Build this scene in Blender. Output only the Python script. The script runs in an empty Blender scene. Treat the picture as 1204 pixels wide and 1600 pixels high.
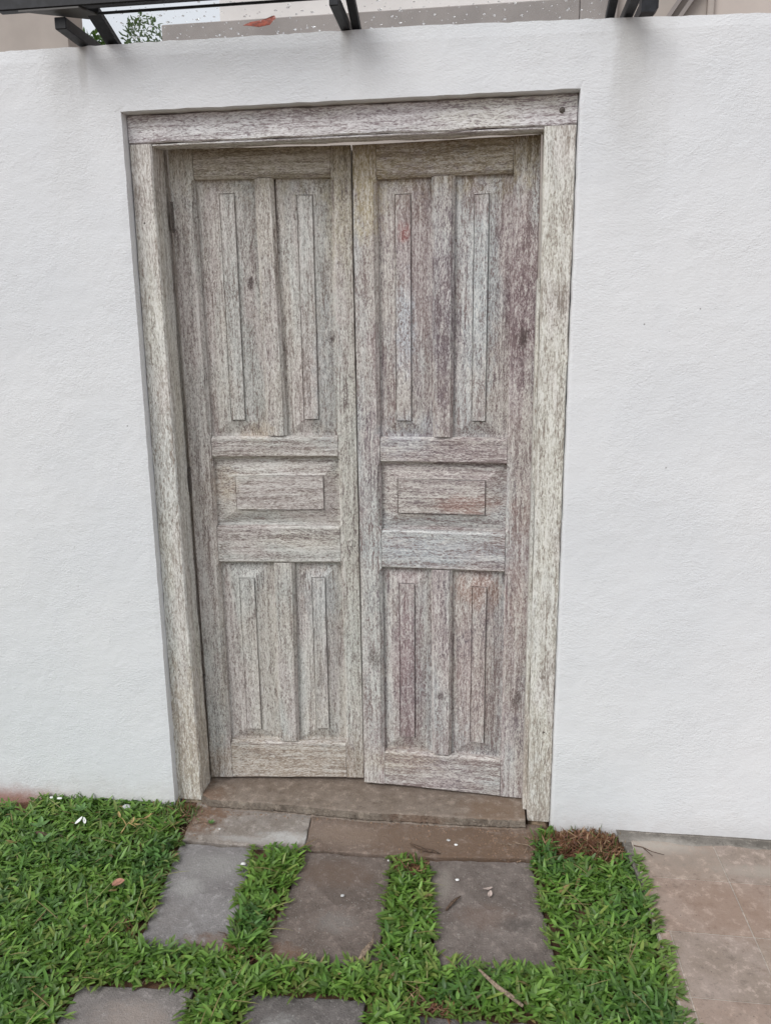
import bpy, bmesh, math, random
import numpy as np
from mathutils import Vector, noise as mn, Matrix
S = bpy.context.scene
col = S.collection
R = math.radians
random.seed(7)
rng = np.random.default_rng(11)

# ------------------------------------------------------------------ camera
cd = bpy.data.cameras.new('camera'); cam = bpy.data.objects.new('camera', cd); col.objects.link(cam)
S.camera = cam
CP = Vector((1.05176, -2.29291, 1.54634)); ya, pi_, ro = -0.12867961, -0.21853681, -0.01087925
fw = Vector((math.sin(ya)*math.cos(pi_), math.cos(ya)*math.cos(pi_), math.sin(pi_)))
r0 = Vector((math.cos(ya), -math.sin(ya), 0)); u0 = r0.cross(fw)
rr = math.cos(ro)*r0 + math.sin(ro)*u0; uu = -math.sin(ro)*r0 + math.cos(ro)*u0
M = Matrix((rr, uu, -fw)).transposed().to_4x4(); M.translation = CP
cam.matrix_world = M
cd.sensor_fit = 'VERTICAL'; cd.sensor_height = 24; cd.lens = 24*1200/1600
cd.clip_start = .02; cd.clip_end = 400

# ------------------------------------------------------------------ sky, sun, exposure
W = bpy.data.worlds.new('World'); S.world = W; W.use_nodes = True
wn, wl = W.node_tree.nodes, W.node_tree.links
bg = wn['Background']; sky = wn.new('ShaderNodeTexSky'); sky.sky_type = 'NISHITA'; sky.sun_disc = False
SUN_EL, SUN_AZ = R(58), R(205)          # high, behind the viewer and a little to the left
sky.sun_elevation = SUN_EL; sky.sun_rotation = SUN_AZ
sky.air_density = 1.0; sky.dust_density = 3.0; sky.ozone_density = 1.0
hs = wn.new('ShaderNodeHueSaturation'); hs.inputs['Saturation'].default_value = .10
gm = wn.new('ShaderNodeMix'); gm.data_type = 'RGBA'; gm.blend_type = 'MIX'; gm.inputs[0].default_value = .55
gm.inputs[7].default_value = (8.7, 9.15, 9.9, 1)   # the even white of an overcast sky
wl.new(sky.outputs[0], hs.inputs['Color']); wl.new(hs.outputs[0], gm.inputs[6]); wl.new(gm.outputs[2], bg.inputs[0])
bg.inputs[1].default_value = .125
sd = bpy.data.lights.new('sun', 'SUN'); so = bpy.data.objects.new('sun', sd); col.objects.link(so)
sd.energy = 1.5; sd.angle = R(32); sd.color = (1, .985, .97)
sdir = Vector((-.66, -.85, 1.0)).normalized()
so.rotation_euler = sdir.to_track_quat('Z', 'Y').to_euler()
sky.sun_elevation = math.asin(sdir.z); sky.sun_rotation = math.atan2(sdir.x, sdir.y)
S.view_settings.view_transform = 'Standard'; S.view_settings.look = 'None'
S.view_settings.exposure = 0; S.view_settings.gamma = 1; S.view_settings.use_curve_mapping = False

# ------------------------------------------------------------------ node helpers
class NT:
    def __init__(s, name):
        s.m = bpy.data.materials.new(name); s.m.use_nodes = True
        s.t = s.m.node_tree; s.b = s.t.nodes['Principled BSDF']
    def n(s, ty, **k):
        o = s.t.nodes.new(ty)
        for a, v in k.items(): setattr(o, a, v)
        return o
    def set(s, i, v):
        if hasattr(v, 'bl_idname') or isinstance(v, bpy.types.NodeSocket): s.t.links.new(v, i)
        else: i.default_value = v if not (isinstance(v, tuple) and len(v) == 3 and i.type == 'RGBA') else (*v, 1)
    def coord(s): return s.n('ShaderNodeTexCoord').outputs['Object']
    def mapv(s, v, scale=(1,1,1), loc=(0,0,0)):
        o = s.n('ShaderNodeMapping'); s.set(o.inputs[0], v); o.inputs['Scale'].default_value = scale; o.inputs['Location'].default_value = loc
        return o.outputs[0]
    def noise(s, v, scale, detail=3, rough=.55, dist=0., out=0):
        o = s.n('ShaderNodeTexNoise'); s.set(o.inputs['Vector'], v); o.inputs['Scale'].default_value = scale
        o.inputs['Detail'].default_value = detail; o.inputs['Roughness'].default_value = rough; o.inputs['Distortion'].default_value = dist
        return o.outputs[out]
    def vor(s, v, scale, feature='F1', rnd=1.):
        o = s.n('ShaderNodeTexVoronoi', feature=feature); s.set(o.inputs['Vector'], v); o.inputs['Scale'].default_value = scale
        o.inputs['Randomness'].default_value = rnd
        return o.outputs
    def math(s, op, a, b=0., c=0., clamp=False):
        o = s.n('ShaderNodeMath', operation=op, use_clamp=clamp)
        s.set(o.inputs[0], a); s.set(o.inputs[1], b); s.set(o.inputs[2], c)
        return o.outputs[0]
    def vm(s, op, a, b):
        o = s.n('ShaderNodeVectorMath', operation=op); s.set(o.inputs[0], a); s.set(o.inputs[1], b)
        return o.outputs[0]
    def step(s, v, a, b, lo=0., hi=1.):
        o = s.n('ShaderNodeMapRange', interpolation_type='SMOOTHSTEP'); s.set(o.inputs[0], v)
        for i, q in enumerate((a, b, lo, hi)): o.inputs[i+1].default_value = q
        return o.outputs[0]
    def mix(s, f, a, b, bt='MIX'):
        o = s.n('ShaderNodeMix', data_type='RGBA', blend_type=bt); s.set(o.inputs[0], f); s.set(o.inputs[6], a); s.set(o.inputs[7], b)
        return o.outputs[2]
    def sep(s, v):
        o = s.n('ShaderNodeSeparateXYZ'); s.set(o.inputs[0], v); return o.outputs
    def bump(s, h, strength=.5, dist=.002, prev=None):
        o = s.n('ShaderNodeBump'); o.inputs['Strength'].default_value = strength; o.inputs['Distance'].default_value = dist
        s.set(o.inputs['Height'], h)
        if prev is not None: s.set(o.inputs['Normal'], prev)
        return o.outputs[0]
    def fin(s, c=None, rough=.8, nrm=None, spec=.3):
        if c is not None: s.set(s.b.inputs['Base Color'], c)
        s.set(s.b.inputs['Roughness'], rough); s.b.inputs['Specular IOR Level'].default_value = spec
        if nrm is not None: s.set(s.b.inputs['Normal'], nrm)
        return s.m
    def blob(s, xyz, cx, cz, rx, rz, edge=None, ax=(0, 2)):
        """soft edged patch round (cx, cz) in the object's own coordinates, ragged by a noise"""
        dx = s.math('DIVIDE', s.math('SUBTRACT', xyz[ax[0]], cx), rx)
        dz = s.math('DIVIDE', s.math('SUBTRACT', xyz[ax[1]], cz), rz)
        d = s.math('ADD', s.math('MULTIPLY', dx, dx), s.math('MULTIPLY', dz, dz))
        if edge is not None: d = s.math('ADD', d, s.math('MULTIPLY', s.math('SUBTRACT', edge, .5), 5.5))
        return s.step(d, -.3, 1.7, 1., 0.)

def wood(name, axis, cover=0., paint=((.545,.505,.45), (.50,.505,.475), (.50,.445,.42)), patches=(), fine=1., dark=((.235,.195,.175), (.19,.158,.15)), amp=1.05, light=(.80,.785,.74), crk=1.):
    t = NT(name); P = t.coord(); xyz = t.sep(P)
    rnd = t.n('ShaderNodeObjectInfo').outputs['Random']
    off = t.n('ShaderNodeCombineXYZ'); 
    for i, k in enumerate((31., 17., 43.)): t.set(off.inputs[i], t.math('MULTIPLY', rnd, k))
    Q = t.vm('ADD', P, off.outputs[0])
    warp = t.noise(t.mapv(Q, (1,1,1)), 7, 2, out=1)
    wv = t.n('ShaderNodeVectorMath', operation='SCALE'); t.set(wv.inputs[0], t.vm('SUBTRACT', warp, (.5,.5,.5))); wv.inputs['Scale'].default_value = .018
    Q2 = t.vm('ADD', Q, wv.outputs[0])
    st = (lambda k: (k,1,1)) if axis == 'x' else (lambda k: (1,1,k))
    v1 = t.noise(t.mapv(Q2, st(.20)), 200*fine, 2, .5, 1.5)         # vermicular crackle of the brushed whitewash
    v2 = t.noise(t.mapv(Q2, st(.32)), 400*fine, 2, .6, .8)
    streak = t.noise(t.mapv(Q2, st(.03)), 95, 4, .62)              # long grain
    region = t.noise(t.mapv(Q, st(.35)), 8, 4, .6)
    k = lambda v, m: t.math('MULTIPLY', t.math('SUBTRACT', v, .5), m)
    sc = t.math('ADD', t.math('ADD', k(v1, 2.3*amp), k(v2, 1.9*amp)), t.math('ADD', k(streak, 1.5*amp), k(region, .4)))
    cn = t.noise(t.mapv(Q2, st(.055)), 48*crk, 3, .6, .4)
    crack = t.step(t.math('ABSOLUTE', t.math('SUBTRACT', cn, .5)), .004, .026, 1, 0)
    crack = t.math('MULTIPLY', crack, t.step(t.noise(t.mapv(Q, st(.4), (2,8,5)), 12, 3), .42, .58))
    sc = t.math('ADD', sc, .5+cover, clamp=True)
    sc = t.math('SUBTRACT', sc, t.math('MULTIPLY', crack, .44), clamp=True)
    dk = t.mix(t.step(t.noise(Q, 6, 3), .42, .66), dark[0], dark[1])
    md = t.mix(t.step(t.noise(t.mapv(Q, st(.3), (3,3,3)), 7, 3), .42, .60), paint[0], paint[1])
    md = t.mix(t.step(t.noise(t.mapv(Q, st(.22), (7,1,3)), 10, 3), .46, .64), md, paint[2])
    bn = t.noise(t.mapv(P, st(.5)), 40, 5, .7)
    for (cx, cz, rx, rz, c_, amt, kind) in patches:
        mk = t.math('MULTIPLY', t.blob(xyz, cx, cz, rx, rz, bn), amt)
        if kind in 'pb': md = t.mix(mk, md, c_)
        if kind in 'bw': dk = t.mix(mk, dk, tuple(q*.6 for q in c_))
        if kind == 'k': md = t.mix(mk, md, c_); dk = t.mix(mk, dk, tuple(q*.6 for q in c_)); sc = t.math('SUBTRACT', sc, t.math('MULTIPLY', mk, .3), clamp=True)
        if kind == 'v': sc = t.math('SUBTRACT', sc, t.math('MULTIPLY', mk, .35), clamp=True)
    lt = t.mix(.62, md, light)
    c = t.mix(t.step(sc, 0., .5), dk, md)
    c = t.mix(t.step(sc, .52, .85), c, lt)
    wear = t.math('SUBTRACT', 1., sc)
    h = t.math('ADD', sc, t.math('MULTIPLY', streak, .5))
    nb = t.bump(h, .5, .0018)
    nb = t.bump(t.noise(t.mapv(Q2, st(.08)), 40, 4), .35, .003, nb)
    return t.fin(c, t.mix(wear, (.62,)*3, (.85,)*3), nb, .25)

def simple(name, c, rough=.6, metal=0., var=.0, scale=30, bump=0., spec=.4):
    t = NT(name); P = t.coord()
    n = t.noise(P, scale, 4)
    cc = t.mix(t.step(n, .35, .65), tuple(x*(1-var) for x in c), tuple(min(1, x*(1+var)) for x in c))
    t.b.inputs['Metallic'].default_value = metal
    nb = t.bump(t.noise(P, scale*4, 4), bump, .002) if bump else None
    return t.fin(cc, rough, nb, spec)

# ------------------------------------------------------------------ object helpers
def link(o, parent=None):
    col.objects.link(o)
    if parent is not None: o.parent = parent
    return o
def tag(o, label=None, cat=None, group=None, kind=None):
    for k, v in (('label', label), ('category', cat), ('group', group), ('kind', kind)):
        if v: o[k] = v
    return o
def empty(name, loc, rz=0., parent=None):
    o = bpy.data.objects.new(name, None); o.empty_display_size = .1
    link(o, parent); o.location = loc; o.rotation_euler = (0, 0, rz); return o
def mesh(name, vs, fs, mat, parent=None, smooth=False, loc=None):
    me = bpy.data.meshes.new(name); me.from_pydata([tuple(v) for v in vs], [], fs); me.validate()
    bm = bmesh.new(); bm.from_mesh(me); bmesh.ops.recalc_face_normals(bm, faces=bm.faces); bm.to_mesh(me); bm.free()
    if mat: me.materials.append(mat)
    if smooth: me.polygons.foreach_set('use_smooth', [True]*len(me.polygons))
    o = bpy.data.objects.new(name, me); link(o, parent)
    if loc: o.location = loc
    return o
def box_vf(x0, x1, y0, y1, z0, z1):
    v = [(x,y,z) for z in (z0,z1) for x,y in ((x0,y0),(x1,y0),(x1,y1),(x0,y1))]
    return v, [(0,3,2,1),(4,5,6,7),(0,1,5,4),(1,2,6,5),(2,3,7,6),(3,0,4,7)]
def bevel(o, w=.003, seg=2):
    bm = bmesh.new(); bm.from_mesh(o.data)
    bmesh.ops.bevel(bm, geom=list(bm.edges)+list(bm.verts), offset=w, segments=seg, profile=.6, affect='EDGES', clamp_overlap=True)
    bm.to_mesh(o.data); bm.free(); return o
def box(name, x0, x1, y0, y1, z0, z1, mat, parent=None, bv=0.):
    o = mesh(name, *box_vf(x0,x1,y0,y1,z0,z1), mat, parent)
    return bevel(o, bv, 1) if bv else o

def board(name, axis, a0, a1, b0, b1, yf, yb, mat, parent, c0=.0015, c1=.0015, runs=None, ce=.0012, jit=.0006, seed=0, step=.03, bow=None):
    """a timber: runs along axis ('x'/'z') from a0 to a1, b0..b1 across (number, or pair for the two ends).
    c0/c1 chamfers of the two long front edges; runs = stretches where the chamfer is cut, stopped between them"""
    b0 = (b0, b0) if not isinstance(b0, tuple) else b0; b1 = (b1, b1) if not isinstance(b1, tuple) else b1
    ts = set(np.arange(a0, a1, step).tolist()) | {a0+ce, a1-ce}
    if runs:
        for p, q in runs: ts |= {p, p+.012, q-.012, q}
    ts = sorted(x for x in ts if a0+ce <= x <= a1-ce)
    def ch(c, t):
        if not runs: return c
        for p, q in runs:
            if p < t < q: return .001 + (c-.001)*min(1, (t-p)/.012, (q-t)/.012)
        return .001
    V = []; F = []
    def ring(t, yfr, k):
        u = (t-a0)/(a1-a0); p = b0[0]+(b0[1]-b0[0])*u; q = b1[0]+(b1[1]-b1[0])*u
        j = lambda s: jit*mn.noise(Vector((t*14, s*7.3+seed*3.1, seed)))*2
        bw = bow(t) if bow else 0
        p += j(1)+bw; q += j(2)+bw; e0, e1 = ch(c0, t)*(1+.25*mn.noise(Vector((t*30, seed, 1)))), ch(c1, t)*(1+.25*mn.noise(Vector((t*30, seed, 5))))
        yy = yfr + j(3)*.8
        m = (p+q)/2
        s0, s1 = min(.003, e0*.3), min(.003, e1*.3)
        for (b, y) in ((p+e0, yy), (m, yy+j(4)*.5), (q-e1, yy), (q-e1+s1*.2, yy+s1), (q, yy+e1+s1), (q, yb), (p, yb), (p, yy+e0+s0), (p+e0-s0*.2, yy+s0)):
            V.append((t, y, b) if axis == 'x' else (b, y, t))
    ring(a0, yf+ce, 0)
    for t in ts: ring(t, yf, 1)
    ring(a1, yf+ce, 2)
    n = 9; m = len(V)//n
    for i in range(m-1):
        for k in range(n):
            F.append((i*n+k, i*n+(k+1)%n, (i+1)*n+(k+1)%n, (i+1)*n+k))
    F.append(tuple(range(n))); F.append(tuple(range((m-1)*n, m*n)))
    return mesh(name, V, F, mat, parent)

def panel(name, x0, x1, z0, z1, fx0, fx1, fz0, fz1, mat, parent, ye=.026, rise=.015, lift=.0065, seed=0):
    """raised panel: the margin slopes up to a mitred line round the field, which stands proud by a small step"""
    g = .004; V = []; F = []
    def ringr(x0, x1, z0, z1, y, nx=10, nz=18):
        i0 = len(V)
        pts = [(x0+(x1-x0)*i/nx, z0) for i in range(nx)] + [(x1, z0+(z1-z0)*i/nz) for i in range(nz)] + \
              [(x1-(x1-x0)*i/nx, z1) for i in range(nx)] + [(x0, z1-(z1-z0)*i/nz) for i in range(nz)]
        for x, z in pts:
            jx = .0008*mn.noise(Vector((x*20, z*16, seed+y*99))); jz = .0008*mn.noise(Vector((x*20+9, z*16, seed)))
            V.append((x+jx, y+.0006*mn.noise(Vector((x*12, z*12, seed+4))), z+jz))
        return list(range(i0, len(V)))
    rings = [ringr(x0-g, x1+g, z0-g, z1+g, ye+.007), ringr(x0-g, x1+g, z0-g, z1+g, ye), ringr(x0+.008, x1-.008, z0+.008, z1-.008, ye-.0005),
             ringr(fx0-.0025, fx1+.0025, fz0-.0025, fz1+.0025, ye-rise),
             ringr(fx0-.0015, fx1+.0015, fz0-.0015, fz1+.0015, ye-rise+.004), ringr(fx0, fx1, fz0, fz1, ye-rise+.004), ringr(fx0+.0012, fx1-.0012, fz0+.0012, fz1-.0012, ye-rise-lift)]
    for a, b in zip(rings, rings[1:]):
        n = len(a)
        for k in range(n): F.append((a[k], a[(k+1)%n], b[(k+1)%n], b[k]))
    F.append(tuple(rings[-1])); F.append(tuple(rings[0]))
    return mesh(name, V, F, mat, parent)

# ================================================================== GROUND
def mat_soil():
    t = NT('soil'); P = t.coord(); n = t.noise(P, 14, 6, .65); n2 = t.noise(P, 120, 4, .7)
    c = t.mix(t.step(n, .35, .65), (.10,.060,.040), (.19,.105,.065))
    c = t.mix(t.math('MULTIPLY', t.step(n2, .5, .7), .5), c, (.07,.045,.032))
    return t.fin(c, .95, t.bump(t.math('ADD', n2, t.math('MULTIPLY', n, 2)), .8, .006), .2)
M_soil = mat_soil()
gx = [-60, -20, -6] + list(np.arange(-2.2, 2.6, .05)) + [6, 20, 60]
gy = [-60, -20, -6] + list(np.arange(-2.6, .5, .05)) + [1, 4, 20, 60]
V = []; F = []
for y in gy:
    for x in gx:
        z = -.052 + (.008*mn.noise(Vector((x*7, y*7, 0))) + .004*mn.noise(Vector((x*25, y*25, 3))) if abs(x) < 3 and abs(y) < 3 else 0)
        z -= .02*max(0, min(1, (-.45-x)/.2))*max(0, min(1, (y+.16)/.1)) if x > -3 else 0
        V.append((x, y, z))
nx = len(gx)
for j in range(len(gy)-1):
    for i in range(nx-1): F.append((j*nx+i, j*nx+i+1, (j+1)*nx+i+1, (j+1)*nx+i))
tag(mesh('ground', V, F, M_soil, smooth=True), kind='structure')
tag(mesh('soil_bank', *(lambda n=14: ([(0,0,0)]+[(math.cos(i*2*math.pi/n)*.10*(1+.2*math.sin(i*3)), math.sin(i*2*math.pi/n)*.06, -.03) for i in range(n)], [(0,i+1,(i+1)%n+1) for i in range(n)]))(), M_soil, smooth=True, loc=(.05,.01,-.03)), kind='structure')

# ================================================================== WHITE WALL
def mat_wall():
    t = NT('white_plaster'); P = t.coord(); xyz = t.sep(P)
    big = t.noise(P, 1.6, 4, .6); mid = t.noise(P, 9, 4, .6)
    c = t.mix(t.step(big, .35, .65), (.725,.737,.75), (.76,.766,.772))
    c = t.mix(t.math('MULTIPLY', t.step(mid, .52, .75), .18), c, (.64,.645,.645))
    dn = t.noise(t.mapv(P, (1,1,.15)), 30, 3)
    for x, wd, top, ln, am in ((-.102,.018,2.38,.15,.50), (.660,.018,2.38,.12,.42), (1.415,.045,2.37,.34,.34), (1.44,.085,2.36,.62,.22), (-.17,.07,2.38,.5,.15), (.71,.05,2.38,.30,.10)):
        dx = t.math('ABSOLUTE', t.math('DIVIDE', t.math('SUBTRACT', xyz[0], x), wd))
        mx = t.step(t.math('ADD', dx, t.math('MULTIPLY', t.math('SUBTRACT', dn, .5), 1.2)), .2, 1.3, 1, 0)
        mz = t.math('DIVIDE', t.math('SUBTRACT', xyz[2], top-ln), ln, clamp=True)
        c = t.mix(t.math('MULTIPLY', t.math('MULTIPLY', mx, mz), am), c, (.33,.31,.27))
    nn = t.noise(P, 18, 5, .7)
    low = t.math('ADD', t.math('MULTIPLY', xyz[2], 9.), t.math('MULTIPLY', t.math('SUBTRACT', nn, .5), 1.6))
    c = t.mix(t.math('MULTIPLY', t.step(low, -.5, .9, 1, 0), .35), c, (.50,.44,.40))
    sx = t.math('ADD', xyz[0], .50)
    red = t.math('MULTIPLY', t.step(sx, -.05, .18, 1, 0), t.step(t.math('ADD', xyz[2], t.math('MULTIPLY', nn, .08)), -.02, .06, 1, 0))
    c = t.mix(t.math('MULTIPLY', red, .8), c, (.36,.15,.10))
    spk = t.vor(P, 9)[0]
    c = t.mix(t.step(spk, .012, .03, .65, 0), c, (.12,.11,.10))
    w = t.n('ShaderNodeVectorMath', operation='SCALE'); t.set(w.inputs[0], t.noise(P, 7, 2, out=1)); w.inputs['Scale'].default_value = .035
    Q = t.vm('ADD', P, w.outputs[0])
    h1 = t.noise(t.mapv(Q, (.6,1,1)), 210, 3, .6)
    h2 = t.noise(t.mapv(Q, (.55,1,1), (5,5,5)), 100, 3, .55)
    gate = t.step(t.noise(P, 5, 3, .6), .35, .65, .45, 1)
    h = t.math('MULTIPLY', t.math('ADD', h1, t.math('MULTIPLY', h2, .8)), gate)
    nb = t.bump(t.noise(P, 5, 2), .15, .01)
    xr_ = t.math('SUBTRACT', xyz[0], 1.66); zr_ = t.math('SUBTRACT', xyz[2], 1.10)
    rd = t.math('SQRT', t.math('ADD', t.math('MULTIPLY', xr_, xr_), t.math('MULTIPLY', zr_, zr_)))
    arcs = t.math('MULTIPLY', t.math('SINE', t.math('ADD', t.math('MULTIPLY', rd, 470.), t.math('MULTIPLY', h2, 22.))), t.math('MULTIPLY', t.step(t.math('ABSOLUTE', t.math('SUBTRACT', rd, .32)), .02, .16, .045, 0), t.step(zr_, .05, .25)))
    h = t.math('ADD', h, arcs)
    pit = t.step(t.vor(P, 34)[0], .03, .07, 1, 0)
    h = t.math('SUBTRACT', h, t.math('MULTIPLY', pit, .5))
    nb = t.bump(h, .62, .0028, nb)
    return t.fin(c, .85, nb, .2)
M_wall = mat_wall()
def wtop(x): return float(np.interp(x, [-.4, .9, 1.4, 1.8, 4], [2.376, 2.375, 2.364, 2.353, 2.34]))
OX0, OX1, OZ = 0.0, 1.2915, 2.2
def wall():
    xs = sorted(set([-4, -3, -2] + list(np.round(np.arange(-1.2, 2.6, .02), 4)) + [OX0, OX1, 3, 4]))
    xs = [x for x in xs if not (0 < abs(x-OX1) < .008)]
    zs = sorted(set([-.25] + list(np.round(np.arange(-.1, 2.36, .02), 4)) + [OZ, 2.375]))
    T = .20; V = []; idx = {}; F = []
    def v(i, j, b):
        k = (i, j, b)
        if k in idx: return idx[k]
        x, z = xs[i], zs[j]; y = 0.
        if j == len(zs)-1:
            z = wtop(x) + (0.0028*mn.noise(Vector((x*55, 0, 2))) + .0022*mn.noise(Vector((x*16, b*5, 7))))
            y += .003
        elif z > 2.3: z = 2.3 + (z-2.3)*(wtop(x)-2.3)/.075
        if b: y = T
        else: y += .0022*mn.noise(Vector((x*4, z*4, 1))) + .0007*mn.noise(Vector((x*30, z*30, 1)))
        if not b and (abs(x-OX0) < 1e-6 or abs(x-OX1) < 1e-6) and z <= OZ+.001:
            x += .0018*mn.noise(Vector((z*22, x, 3))); y += .0015
        if not b and abs(z-OZ) < 1e-6 and OX0 <= x <= OX1: z += .0022*mn.noise(Vector((x*22, 1, 3)))
        idx[k] = len(V); V.append((x, y, z)); return idx[k]
    def solid(i, j):
        if i < 0 or j < 0 or i >= len(xs)-1 or j >= len(zs)-1: return False
        mx, mz = (xs[i]+xs[i+1])/2, (zs[j]+zs[j+1])/2
        return not (OX0 < mx < OX1 and mz < OZ)
    for i in range(len(xs)-1):
        for j in range(len(zs)-1):
            if not solid(i, j): continue
            F.append((v(i,j,0), v(i+1,j,0), v(i+1,j+1,0), v(i,j+1,0)))
            F.append((v(i,j,1), v(i,j+1,1), v(i+1,j+1,1), v(i+1,j,1)))
            for di, dj, a, b in ((-1,0,(i,j),(i,j+1)), (1,0,(i+1,j),(i+1,j+1)), (0,-1,(i,j),(i+1,j)), (0,1,(i,j+1),(i+1,j+1))):
                if not solid(i+di, j+dj): F.append((v(*a,0), v(*b,0), v(*b,1), v(*a,1)))
    return mesh('garden_wall', V, F, M_wall, smooth=False)
wobj = wall()
tag(wobj, 'tall white plastered garden wall around the weathered wooden door', 'wall')

# ================================================================== DOOR
cream = (.56,.49,.31)
fr_paint = ((.61,.59,.52), (.59,.59,.555), (.56,.52,.48))
M_jamb = wood('jamb_wood', 'z', .05, fr_paint, fine=.85, patches=((-.6,.1,.25,.35,(.40,.31,.21),.6,'p'),(.6,.05,.25,.30,(.42,.35,.26),.5,'p')), dark=((.33,.285,.245),(.27,.235,.205)), light=(.88,.87,.82), amp=1.0, crk=.8)
M_head = wood('header_wood', 'x', .03, ((.70,.68,.63),(.69,.68,.68),(.58,.54,.545)), fine=.95, dark=((.33,.28,.28),(.27,.225,.235)), light=(.90,.89,.88))
RP_ = ((.52,.48,.44), (.475,.485,.48), (.46,.395,.385)); RD_ = ((.225,.175,.165), (.175,.145,.155))
KN = (.13,.10,.095)
Lp = ((.28,2.13,.8,.13,(.50,.455,.34),.75,'b'), (.52,2.0,.06,.22,(.50,.45,.31),.7,'p'), (.10,1.08,.05,.06,(.52,.40,.26),.55,'p'), (.22,1.26,.06,.03,(.52,.40,.26),.5,'p'),
      (.28,.04,.7,.12,(.42,.33,.25),.7,'b'), (.46,1.45,.05,.25,(.42,.45,.46),.6,'p'), (.42,.70,.06,.10,(.44,.48,.50),.6,'p'), (.53,.9,.05,.8,(.56,.57,.50),.5,'p'),
      (.225,1.73,.012,.018,KN,.9,'k'), (.475,1.56,.014,.02,KN,.6,'k'), (.15,1.9,.10,.12,(.42,.36,.33),.5,'b'), (.03,1.2,.06,.8,(.46,.39,.36),.5,'p'), (.40,.5,.07,.3,(.43,.41,.39),.5,'b'))
Rp = ((.30,2.13,.8,.14,(.46,.39,.26),.85,'b'), (.02,2.02,.06,.17,(.50,.42,.26),.8,'b'), (.34,1.03,.11,.035,(.36,.20,.16),.7,'b'), (.385,.74,.08,.06,(.38,.23,.17),.6,'b'),
      (.14,1.87,.02,.03,(.30,.10,.09),.8,'b'), (.50,1.62,.06,.24,(.23,.16,.17),.75,'b'), (.50,1.62,.05,.22,(1,)*3,.30,'v'), (.145,1.60,.03,.14,(.56,.60,.64),.8,'p'),
      (.26,.87,.34,.05,(.46,.51,.55),.7,'p'), (.145,.42,.05,.30,(.30,.20,.21),.65,'b'), (.26,1.62,.045,.36,(.22,.17,.19),.7,'b'), (.26,1.55,.04,.3,(1,)*3,.22,'v'),
      (.385,1.66,.05,.30,(.50,.55,.56),.6,'p'), (.52,.85,.05,.25,(.38,.25,.23),.5,'b'), (.03,.7,.05,.6,(.50,.53,.51),.6,'p'), (.15,1.25,.09,.07,(.44,.49,.54),.7,'p'),
      (.12,.10,.14,.05,(.44,.36,.26),.6,'p'), (.385,.45,.09,.38,(.39,.29,.265),.55,'p'), (.30,1.16,.3,.12,(.36,.29,.28),.45,'b'),
      (.505,1.55,.018,.028,KN,.8,'k'), (.515,.36,.016,.03,KN,.6,'k'), (.26,.36,.012,.02,KN,.7,'k'), (.03,.48,.02,.035,(.2,.18,.16),.6,'k'), (.18,1.95,.06,.06,(.30,.22,.20),.6,'b'))
ML_v = wood('left_leaf_vertical', 'z', .03, patches=Lp, fine=1.3); ML_h = wood('left_leaf_horizontal', 'x', .03, patches=Lp, fine=1.3)
MR_v = wood('right_leaf_vertical', 'z', -.03, RP_, dark=RD_, patches=Rp, fine=1.25); MR_h = wood('right_leaf_horizontal', 'x', -.03, RP_, dark=RD_, patches=Rp, fine=1.25)
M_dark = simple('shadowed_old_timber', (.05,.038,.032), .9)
M_rust = simple('old_iron', (.16,.14,.125), .7, .5, .3, 200)

door = empty('double_door', (.645, .045, -.03))
tag(door, 'weathered whitewashed two-leaf wooden door with raised panels set in the white wall', 'door')
DX, DY, DZ = -.645, -.045, .03            # world -> door coordinates
def dboard(name, axis, a0, a1, b0, b1, yf, yb, mat, **k):
    sh = (lambda v, d: tuple(q+d for q in v) if isinstance(v, tuple) else v+d)
    if axis == 'z': return board(name, 'z', a0+DZ, a1+DZ, sh(b0, DX), sh(b1, DX), yf+DY, yb+DY, mat, door, **k)
    return board(name, 'x', a0+DX, a1+DX, sh(b0, DZ), sh(b1, DZ), yf+DY, yb+DY, mat, door, **k)
jl = dboard('jamb', 'z', -.030, 2.1192, (-.004,.003), (.087,.069), .034, .122, M_jamb, c0=.003, c1=.004, seed=1, jit=.0013)
jr = dboard('jamb', 'z', -.026, 2.1192, (1.217,1.203), (1.290,1.289), .034, .122, M_jamb, c0=.004, c1=.003, seed=2, jit=.0013)
hd = dboard('header', 'x', .002, 1.2895, 2.120, 2.199, .0345, .122, M_head, c0=.003, c1=.005, seed=3, jit=.003)
dboard('header_bead', 'x', .071, 1.203, 2.1135, 2.1195, .040, .072, M_head, seed=4)
# rebate timbers the leaves close against
dboard('rebate_strip', 'z', -.03, 2.18, .0, (.078,.062), .1225, .199, M_jamb, seed=5)
dboard('rebate_strip', 'z', -.03, 2.18, (1.222,1.214), 1.290, .1225, .199, M_jamb, seed=6)
dboard('rebate_strip', 'x', .081, 1.211, 2.143, 2.198, .1225, .199, M_head, seed=7)
dboard('door_bead', 'z', -.006, 1.72, (1.2035,1.198), (1.2165,1.206), .066, .1215, M_jamb, seed=8)
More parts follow.
